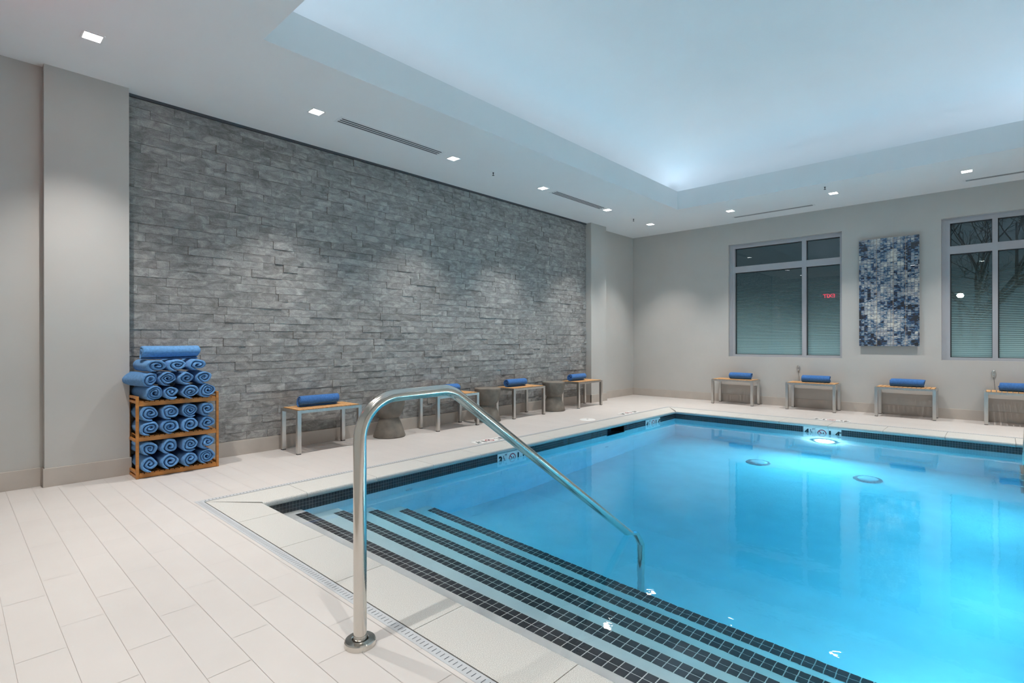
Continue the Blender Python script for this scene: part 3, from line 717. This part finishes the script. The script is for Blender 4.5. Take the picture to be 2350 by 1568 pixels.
# ------------------------------------------------------------------ slatted benches
def bench():
    t = thing('slat_bench', '', 'bench', (2.66, 5.15, 0), group='small slatted benches')
    lx, ly, w = 0.35, 0.19, 0.02
    for sx in (-1, 1):
        for sy in (-1, 1):
            bm = bmesh.new(); cx, c2 = sx * (lx - w), sy * (ly - w); box(bm, cx - w, cx + w, c2 - w, c2 + w, 0.008, 0.428); lg = obj('leg', bm, 'steel2', t, bevel=0.002)
            bm = bmesh.new(); box(bm, cx - w * .9, cx + w * .9, c2 - w * .9, c2 + w * .9, 0.0, 0.0078); obj('foot_cap', bm, 'rubber', lg)
    bm = bmesh.new(); z0, z1 = 0.398, 0.4275
    for sy in (-1, 1): box(bm, -lx + 2 * w, lx - 2 * w, sy * (ly - 0.008) - 0.008, sy * (ly - 0.008) + 0.008, z0, z1)
    for sx in (-1, 1): box(bm, sx * (lx - 0.008) - 0.008, sx * (lx - 0.008) + 0.008, -ly + 2 * w, ly - 2 * w, z0, z1)
    obj('apron', bm, 'steel2', t, bevel=0.0015)
    n = 13; p = (2 * lx - 0.034) / n
    for k in range(n):
        xa = -lx + 0.017 + k * p; bm = bmesh.new(); box(bm, xa + 0.0042, xa + p - 0.0042, -ly + 0.0175, ly - 0.0175, 0.420, 0.4345)
        obj('slat', bm, 'teak', t, bevel=0.002)
    return t
b0 = bench()
BL = [(2.66, 'steel and teak slatted bench nearest the towel rack, against the slate wall'),
      (4.40, 'steel and teak slatted bench behind the handrail bend, towel mostly hidden'),
      (5.77, 'steel and teak slatted bench between the two farther concrete stools'),
      (7.33, 'steel and teak slatted bench at the far end of the slate wall')]
for i, (x, lab) in enumerate(BL):
    if i == 0: b0['label'] = lab; b0.location = (x, 5.155, 0)
    else: copy_tree(b0, lab, (x, 5.165, 0))
BR = [(3.335, 'steel and teak slatted bench below the left part of the left window'),
      (2.135, 'steel and teak slatted bench below the right edge of the left window'),
      (0.945, 'steel and teak slatted bench below the blue artwork'),
      (-0.24, 'steel and teak slatted bench below the right window, cut by the picture edge')]
for y, lab in BR: copy_tree(b0, lab, (9.355, y, 0), math.radians(90))

# ------------------------------------------------------------------ hourglass stools
def stool_bm():
    bm = bmesh.new()
    prof = [(0.0, 0.002), (0.176, 0.0), (0.183, 0.008), (0.182, 0.02), (0.165, 0.07), (0.145, 0.13), (0.124, 0.185), (0.112, 0.215), (0.108, 0.224), (0.117, 0.231), (0.133, 0.252), (0.150, 0.285), (0.164, 0.325), (0.174, 0.375), (0.180, 0.42), (0.183, 0.447), (0.180, 0.454), (0.172, 0.457), (0.0, 0.458)]
    lathe(bm, prof, 64); return bm
s0 = obj('concrete_stool', stool_bm(), 'concrete', smooth='auto')
SL = [(3.49, 5.165, 'hourglass concrete stool between the two nearest slate-wall benches, seen through the handrail'),
      (5.08, 5.155, 'hourglass concrete stool just right of the handrail bend, second along the slate wall'),
      (6.545, 5.150, 'hourglass concrete stool beside the farthest slate-wall bench')]
for i, (x, y, lab) in enumerate(SL):
    o = s0 if i == 0 else s0.copy()
    if i: C.objects.link(o)
    o.location = (x, y, 0); o.rotation_euler = (0, 0, i * 1.3); tag(o, lab, 'stool', 'hourglass concrete stools')

# ------------------------------------------------------------------ rolled towels
def towel(name, L_, a, b_, turns, seed, m, phase=-1.4, wob=0.006, rin=0.12, flap=0.0):
    """axis along local Y, spiral end at -Y; origin under the middle of the roll"""
    a, b_ = a * 1.07, b_ * 1.10; rr = random.Random(seed); n = int(34 * turns); R = 1.0; t0 = (R - rin) / turns
    off = Vector((seed * 3.1, seed * 1.7, 0)); bm = bmesh.new()
    secs = [(-L_ / 2 - 0.003, 0.25), (-L_ / 2 + 0.002, 0.62), (-L_ / 2 + 0.014, 0.84)] + [(-L_ / 2 + L_ * k / 7, 0.90) for k in range(1, 7)] + [(L_ / 2 - 0.010, 0.90), (L_ / 2 - 0.002, 0.74), (L_ / 2 + 0.002, 0.30)]
    rows = []
    for y, th in secs:
        A, B = [], []
        for k in range(n + 1):
            t = k / n; ang = phase - 2 * math.pi * turns * (1 - t); rc = rin + t0 * turns * t - t0 * 0.5
            endf = min(1, min(t, 1 - t) * n / 2.2) * 0.7 + 0.3
            for lst, sg in ((A, 1), (B, -1)):
                r = max(0.02, rc + sg * t0 * th * 0.5 * endf)
                x, z = r * math.cos(ang), r * math.sin(ang)
                nz = noise.noise(Vector((x * 1.3, z * 1.3, y * 3)) + off); nx = noise.noise(Vector((z * 1.3, x * 1.3, y * 3 + 9)) + off)
                x += nx * wob / a; z += nz * wob / b_
                yy = y + (noise.noise(Vector((rc * 3.0, ang * 0.35, 2)) + off) * 0.022 if abs(y) > L_ / 2 - 0.012 else 0)
                lst.append(bm.verts.new((x * a, yy, z * b_ + b_ * 0.955)))
        rows.append((A, B))
    for (A, B), (A2, B2) in zip(rows, rows[1:]):
        for k in range(n):
            bm.faces.new((A[k], A[k + 1], A2[k + 1], A2[k])); bm.faces.new((B[k + 1], B[k], B2[k], B2[k + 1]))
        bm.faces.new((B[0], A[0], A2[0], B2[0])); bm.faces.new((A[n], B[n], B2[n], A2[n]))
    A, B = rows[0]; A2, B2 = rows[-1]
    for k in range(n):
        bm.faces.new((A[k + 1], A[k], B[k], B[k + 1])); bm.faces.new((A2[k], A2[k + 1], B2[k + 1], B2[k]))
    bmesh.ops.recalc_face_normals(bm, faces=bm.faces)
    return obj(name, bm, m, smooth=True)

COL = ('leftmost', 'second from left', 'third from left', 'rightmost')
GT = 'rolled blue towels on the rack'
def rack_towel(x, zb, a, b_, rowlab, k, seed, rz=0.0, y=5.19, L_=0.33, turns=None, ph=-1.4, names=COL):
    rr = random.Random(seed * 7 + 1)
    o = towel('rolled_towel', L_, a, b_, turns or rr.choice((2.2, 2.6, 3.0)), seed, 'towel', phase=ph + rr.uniform(-0.5, 0.5), wob=0.011, rin=rr.uniform(0.14, 0.26))
    o.location = (x, y, zb); o.rotation_euler = (0, 0, rz)
    tag(o, 'rolled blue towel, %s in %s' % (names[k], rowlab), 'towel', GT); return o
CX = (1.120, 1.262, 1.405, 1.542)
rowsT = [(0.044, 0.0625, 'the bottom row of the bamboo rack', 0.070), (0.168, 0.0625, 'the second row up of the bamboo rack', 0.070),
         (0.3385, 0.059, 'the lower row of the rack middle shelf', 0.070), (0.456, 0.060, 'the upper row of the rack middle shelf', 0.070),
         (0.622, 0.0580, 'the first row on top of the rack', 0.068), (0.737, 0.0580, 'the second row on top of the rack', 0.068)]
sd = 1
for ri, (zb, b_, lab, a) in enumerate(rowsT):
    rq = random.Random(100 + ri)
    for k in range(4):
        x = CX[k]; rz = 0.0
        if ri == 4: x = (1.135, 1.268, 1.403, 1.536)[k]
        if ri == 5: x = (1.085, 1.235, 1.372, 1.508)[k]; rz = (0.22, 0.05, 0, 0)[k]
        if ri == 4 and k == 0: rz = 0.08
        rack_towel(x, zb, a * rq.uniform(0.97, 1.02), b_ * rq.uniform(0.99, 1.03), lab, k, sd, rz=rz, y=5.185 + rq.uniform(-0.012, 0.012) - (0.02 if ri >= 4 else 0), L_=0.34); sd += 1
for k, x in enumerate((1.155, 1.314, 1.468)):
    rack_towel(x, 0.850, (0.079, 0.075, 0.079)[k], 0.053, 'the third row on top of the rack', k, sd, y=5.17, L_=0.33, names=('leftmost', 'middle', 'rightmost'), rz=(0.10, 0.0, -0.03)[k]); sd += 1
o = towel('rolled_towel', 0.42, 0.070, 0.058, 2.6, 77, 'towel', wob=0.007); o.location = (1.300, 5.15, 0.952); o.rotation_euler = (0, 0, -math.pi / 2 + 0.03)
tag(o, 'rolled blue towel lying crosswise at the very top of the rack pile', 'towel', GT)

GB = 'rolled blue towels on the benches'
BT = [((2.640, 5.19), -math.pi / 2, 0.42, 'rolled blue towel on the bench nearest the towel rack'),
      ((4.375, 5.19), -math.pi / 2, 0.38, 'rolled blue towel peeking over the handrail bend'),
      ((5.700, 5.19), -math.pi / 2, 0.40, 'rolled blue towel on the bench between the two farther stools'),
      ((7.235, 5.19), -math.pi / 2, 0.40, 'rolled blue towel on the farthest bench along the slate wall'),
      ((9.375, 3.255), 0, 0.36, 'rolled blue towel on the bench below the left window, farther left'),
      ((9.375, 2.095), 0, 0.39, 'rolled blue towel on the bench below the right edge of the left window'),
      ((9.375, 0.935), 0, 0.39, 'rolled blue towel on the bench below the blue artwork'),
      ((9.375, -0.24), 0, 0.40, 'rolled blue towel on the bench at the right picture edge')]
for i, ((x, y), rz, L_, lab) in enumerate(BT):
    o = towel('rolled_towel', L_, 0.066, 0.057, 2.8, 200 + i, 'towel2', phase=-1.2, wob=0.003, rin=0.2); o.location = (x, y, 0.4345); o.rotation_euler = (0, 0, rz); tag(o, lab, 'towel', GB)

# ------------------------------------------------------------------ bamboo towel rack
rk = thing('towel_rack', 'two-tier bamboo rack stacked with rolled blue towels by the slate wall', 'rack', (1.333, 5.195, 0))
hx, hy = 0.303, 0.152
for sx in (-1, 1):
    for sy in (-1, 1):
        bm = bmesh.new(); cx, c2 = sx * (hx - 0.010), sy * (hy - 0.012); box(bm, cx - 0.010, cx + 0.010, c2 - 0.012, c2 + 0.012, 0, 0.662); obj('post', bm, 'bamboo', rk, bevel=0.002)
for sx in (-1, 1):
    for z in (0.012, 0.045, 0.300, 0.612, 0.649):
        bm = bmesh.new(); cx = sx * (hx - 0.010); box(bm, cx - 0.009, cx + 0.009, -hy + 0.0245, hy - 0.0245, z - 0.009, z + 0.011); obj('side_rail', bm, 'bamboo', rk, bevel=0.0015)
for z in (0.020, 0.315, 0.598):
    for sy in (-1, 1):
        bm = bmesh.new(); box(bm, -hx + 0.0205, hx - 0.0205, sy * (hy - 0.012) - 0.009, sy * (hy - 0.012) + 0.009, z - 0.017, z + 0.015); obj('shelf_rail', bm, 'bamboo', rk, bevel=0.0015)
    bm = bmesh.new(); n = 16; p = (2 * hx - 0.042) / n
    for k in range(n): box(bm, -hx + 0.021 + k * p + 0.004, -hx + 0.021 + (k + 1) * p - 0.004, -hy + 0.006, hy - 0.006, z + 0.0155, z + 0.0225)
    o = obj('shelf_slats', bm, 'bamboo', rk)

# ------------------------------------------------------------------ artwork
ar = thing('wall_art', 'tall glossy blue and white collage panel between the two windows', 'artwork', (0, 0, 0))
bm = bmesh.new(); box(bm, XF - 0.055, XF - 0.047, 0.805, 1.540, 1.016, 2.633); obj('printed_panel', bm, 'art', ar)
bm = bmesh.new(); box(bm, XF - 0.0465, XF - 0.002, 0.90, 1.445, 1.10, 2.55); obj('backing_frame', bm, 'gasket', ar)

# ------------------------------------------------------------------ wall anchors with cord
def anchor():
    t = thing('wall_anchor', '', 'anchor', (XF - 0.014, 2.395, 0.645), group='oval steel anchors')
    bm = bmesh.new(); n = 24
    def oval(sx, sz, x): return [bm.verts.new((x, sx * math.cos(2 * math.pi * k / n), sz * math.sin(2 * math.pi * k / n))) for k in range(n)]
    a, b_, c = oval(0.024, 0.050, 0.0), oval(0.024, 0.050, -0.010), oval(0.019, 0.044, -0.014)
    for p, q in ((a, b_), (b_, c)):
        for k in range(n): bm.faces.new((p[k], p[(k + 1) % n], q[(k + 1) % n], q[k]))
    bm.faces.new(c); obj('plate', bm, 'steel2', t, smooth='auto')
    for z in (0.022, -0.026):
        bm = bmesh.new(); lathe(bm, [(0, 0.007), (0.006, 0.005), (0.009, 0)], 12); bmesh.ops.rotate(bm, verts=bm.verts, cent=(0, 0, 0), matrix=Matrix.Rotation(math.radians(-90), 3, 'Y')); obj('screw', bm, 'steel', t, loc=(-0.0135, 0, z))
    bm = bmesh.new(); tube(bm, [(-0.016, 0.0, -0.042), (-0.014, -0.006, -0.12), (-0.013, -0.014, -0.20), (-0.013, -0.016, -0.25)], 0.0022, 8)
    obj('cord', bm, 'slot', t); return t
a0 = anchor(); a0['label'] = 'oval steel anchor with hanging cord below the left window'
copy_tree(a0, 'oval steel anchor with hanging cord below the right window', (XF - 0.014, 0.018, 0.648))

# ------------------------------------------------------------------ ceiling fittings
def downlight():
    t = thing('downlight', '', 'downlight', (0, 0, ZC), group='square recessed ceiling downlights')
    bm = bmesh.new(); s, w = 0.062, 0.012
    for r in rect_minus((-s, s, -s, s), (-s + w, s - w, -s + w, s - w)): box(bm, r[0], r[1], r[2], r[3], -0.004, 0.001)
    obj('trim_ring', bm, 'ceil', t)
    bm = bmesh.new(); box(bm, -s + w, s - w, -s + w, s - w, -0.002, 0.001); obj('lens', bm, 'lens', t)
    ld_ = bpy.data.lights.new('downlight_beam', 'SPOT'); ld_.energy = SPOT_W; ld_.color = SPOT_COL; ld_.shadow_soft_size = 0.015
    ld_.spot_size = math.radians(86); ld_.spot_blend = 0.85
    lo = bpy.data.objects.new('downlight_beam', ld_); C.objects.link(lo); lo.parent = t; lo.location = (0, 0, -0.012)
    return t
d0 = downlight()
DL = []
ys = (4.58, 3.16, 1.70, 0.26, -1.25); xs = (2.31, 3.96, 5.58, 7.20)
nm = {(8.645, 4.58): 'lit square downlight in the far left ceiling corner'}
DL.append((0.69, 4.58, 'lit square downlight nearest the camera, above the towel rack corner'))
DL += [(2.31, 4.575, 'lit square downlight just before the nearer ceiling slot vent'), (3.975, 4.59, 'lit square downlight just past the nearer ceiling slot vent'),
       (5.59, 4.58, 'lit square downlight just before the second slot vent along the slate wall'), (7.22, 4.58, 'lit square downlight just past the second slot vent along the slate wall'),
       (8.65, 4.58, 'lit square downlight in the far left ceiling corner')]
DL += [(8.645, 3.16, 'lit square downlight above the left window, left of the far slot vent'), (8.62, 1.70, 'lit square downlight above the blue artwork'), (8.645, 0.26, 'lit square downlight above the right window')]
DL += [(8.645, -1.25, 'lit square downlight in the far right ceiling corner, out of view')]
DL += [(x, -1.25, 'lit square downlight %s along the right wall, out of view' % w) for x, w in zip(xs, ('second', 'third', 'fourth', 'fifth'))]
DL += [(0.69, y, 'lit square downlight %s' % w) for y, w in ((3.16, 'along the near wall, left of the handrail'), (1.70, 'along the near wall, right above the handrail foot'), (0.26, 'along the near wall, right of the handrail'), (-1.25, 'in the near right corner'))]
for i, (x, y, lab) in enumerate(DL):
    if i == 0: d0.location = (x, y, ZC); d0['label'] = lab; r = d0
    else: r = copy_tree(d0, lab, (x, y, ZC))

def vent(label, loc, L_, rz, wide=True):
    t = thing('slot_vent', label, 'air vent', loc, rz, 'linear ceiling vents')
    w = 0.125 if wide else 0.075
    bm = bmesh.new(); box(bm, -L_ / 2 - 0.03, L_ / 2 + 0.03, -w / 2 - 0.012, w / 2 + 0.012, -0.0025, 0.001); obj('frame', bm, 'vent', t)
    for k in range(3):
        c = (k - 1) * w / 3.2; bm = bmesh.new(); box(bm, -L_ / 2, L_ / 2, c - w * 0.075, c + w * 0.075, -0.0034, 0.0); obj('slot', bm, 'slot', t)
    return t
vent('three-slot linear vent between the second and third downlights along the slate wall', (3.15, 4.575, ZC), 1.21, 0)
vent('three-slot linear vent between the fourth and fifth downlights along the slate wall', (6.46, 4.585, ZC), 1.22, 0)
vent('narrow linear vent in the ceiling above the left window', (9.15, 2.68, ZC), 1.19, math.radians(90), False)
vent('narrow linear vent in the ceiling above the right window', (9.15, -0.31, ZC), 1.19, math.radians(90), False)

def sprinkler():
    t = thing('sprinkler_head', '', 'sprinkler', (0, 0, 0), group='ceiling sprinkler heads')
    bm = bmesh.new(); lathe(bm, [(0.042, 0), (0.040, -0.004), (0.02, -0.006), (0.0, -0.006)], 24); obj('escutcheon', bm, 'ceil', t, smooth='auto')
    bm = bmesh.new(); lathe(bm, [(0.0, -0.044), (0.014, -0.043), (0.014, -0.040), (0.004, -0.038), (0.004, -0.02), (0.009, -0.018), (0.009, -0.006)], 14); obj('nozzle', bm, 'slot', t)
    return t
p0 = sprinkler(); p0.location = (4.635, 4.596, ZC); p0['label'] = 'small sprinkler head between the third and fourth downlights of the slate side'
copy_tree(p0, 'small sprinkler head near the far left ceiling corner', (8.054, 4.582, ZC))
copy_tree(p0, 'small sprinkler head above the artwork, close to the tray edge', (8.165, 1.711, ZC))

# ------------------------------------------------------------------ outside, at dusk
bm = bmesh.new(); box(bm, XF + 0.25, 40, -20, 25, -0.4, -0.3); o = obj('ground', bm, 'ground'); tag(o, 'dark ground outside the windows', 'ground'); o['kind'] = 'structure'
def tree(loc, label, seed, h):
    rr = random.Random(seed); bm = bmesh.new()
    def br(p, d, L_, r, lev):
        q = p + d * L_; mid = p + d * L_ * 0.5 + Vector((rr.uniform(-1, 1), rr.uniform(-1, 1), 0)) * L_ * 0.05
        tube(bm, [p, mid, q], [r, r * 0.85, r * 0.65], 6 if lev < 3 else 4)
        if lev >= 6: return
        for k in range(3 if lev else 5):
            a = rr.uniform(0, 6.28); tilt = rr.uniform(0.35, 0.85); ax = d.orthogonal().normalized(); ax = Matrix.Rotation(a, 3, d) @ ax
            nd = (Matrix.Rotation(tilt, 3, ax) @ d).normalized(); nd.z += 0.12; nd.normalize()
            br(p + d * L_ * rr.uniform(0.6, 1.0), nd, L_ * rr.uniform(0.6, 0.8), r * 0.55, lev + 1)
    t = thing('bare_tree', label, 'tree', loc); br(Vector((0, 0, 0)), Vector((0, 0, 1)), h, 0.09, 0)
    o = obj('branches', bm, 'bark', t); return t
tree((14.0, 0.29, -0.3), 'bare branching tree outside the right window', 5, 1.9)
sl = thing('street_lamp', 'distant lit street lamp outside the right window', 'street lamp', (20.0, 0.75, -0.3))
bm = bmesh.new(); tube(bm, [(0, 0, 0), (0, 0, 2.64)], 0.05, 10); obj('pole', bm, 'slot', sl)
bm = bmesh.new(); lathe(bm, [(0, -0.07), (0.06, -0.05), (0.085, 0.0), (0.06, 0.05), (0, 0.07)], 16, z0=2.7); obj('lamp_globe', bm, 'street', sl, smooth=True)
bm = bmesh.new(); lathe(bm, [(0.10, 0), (0.12, 0.02), (0.0, 0.07)], 16, z0=2.76); obj('cap', bm, 'slot', sl)
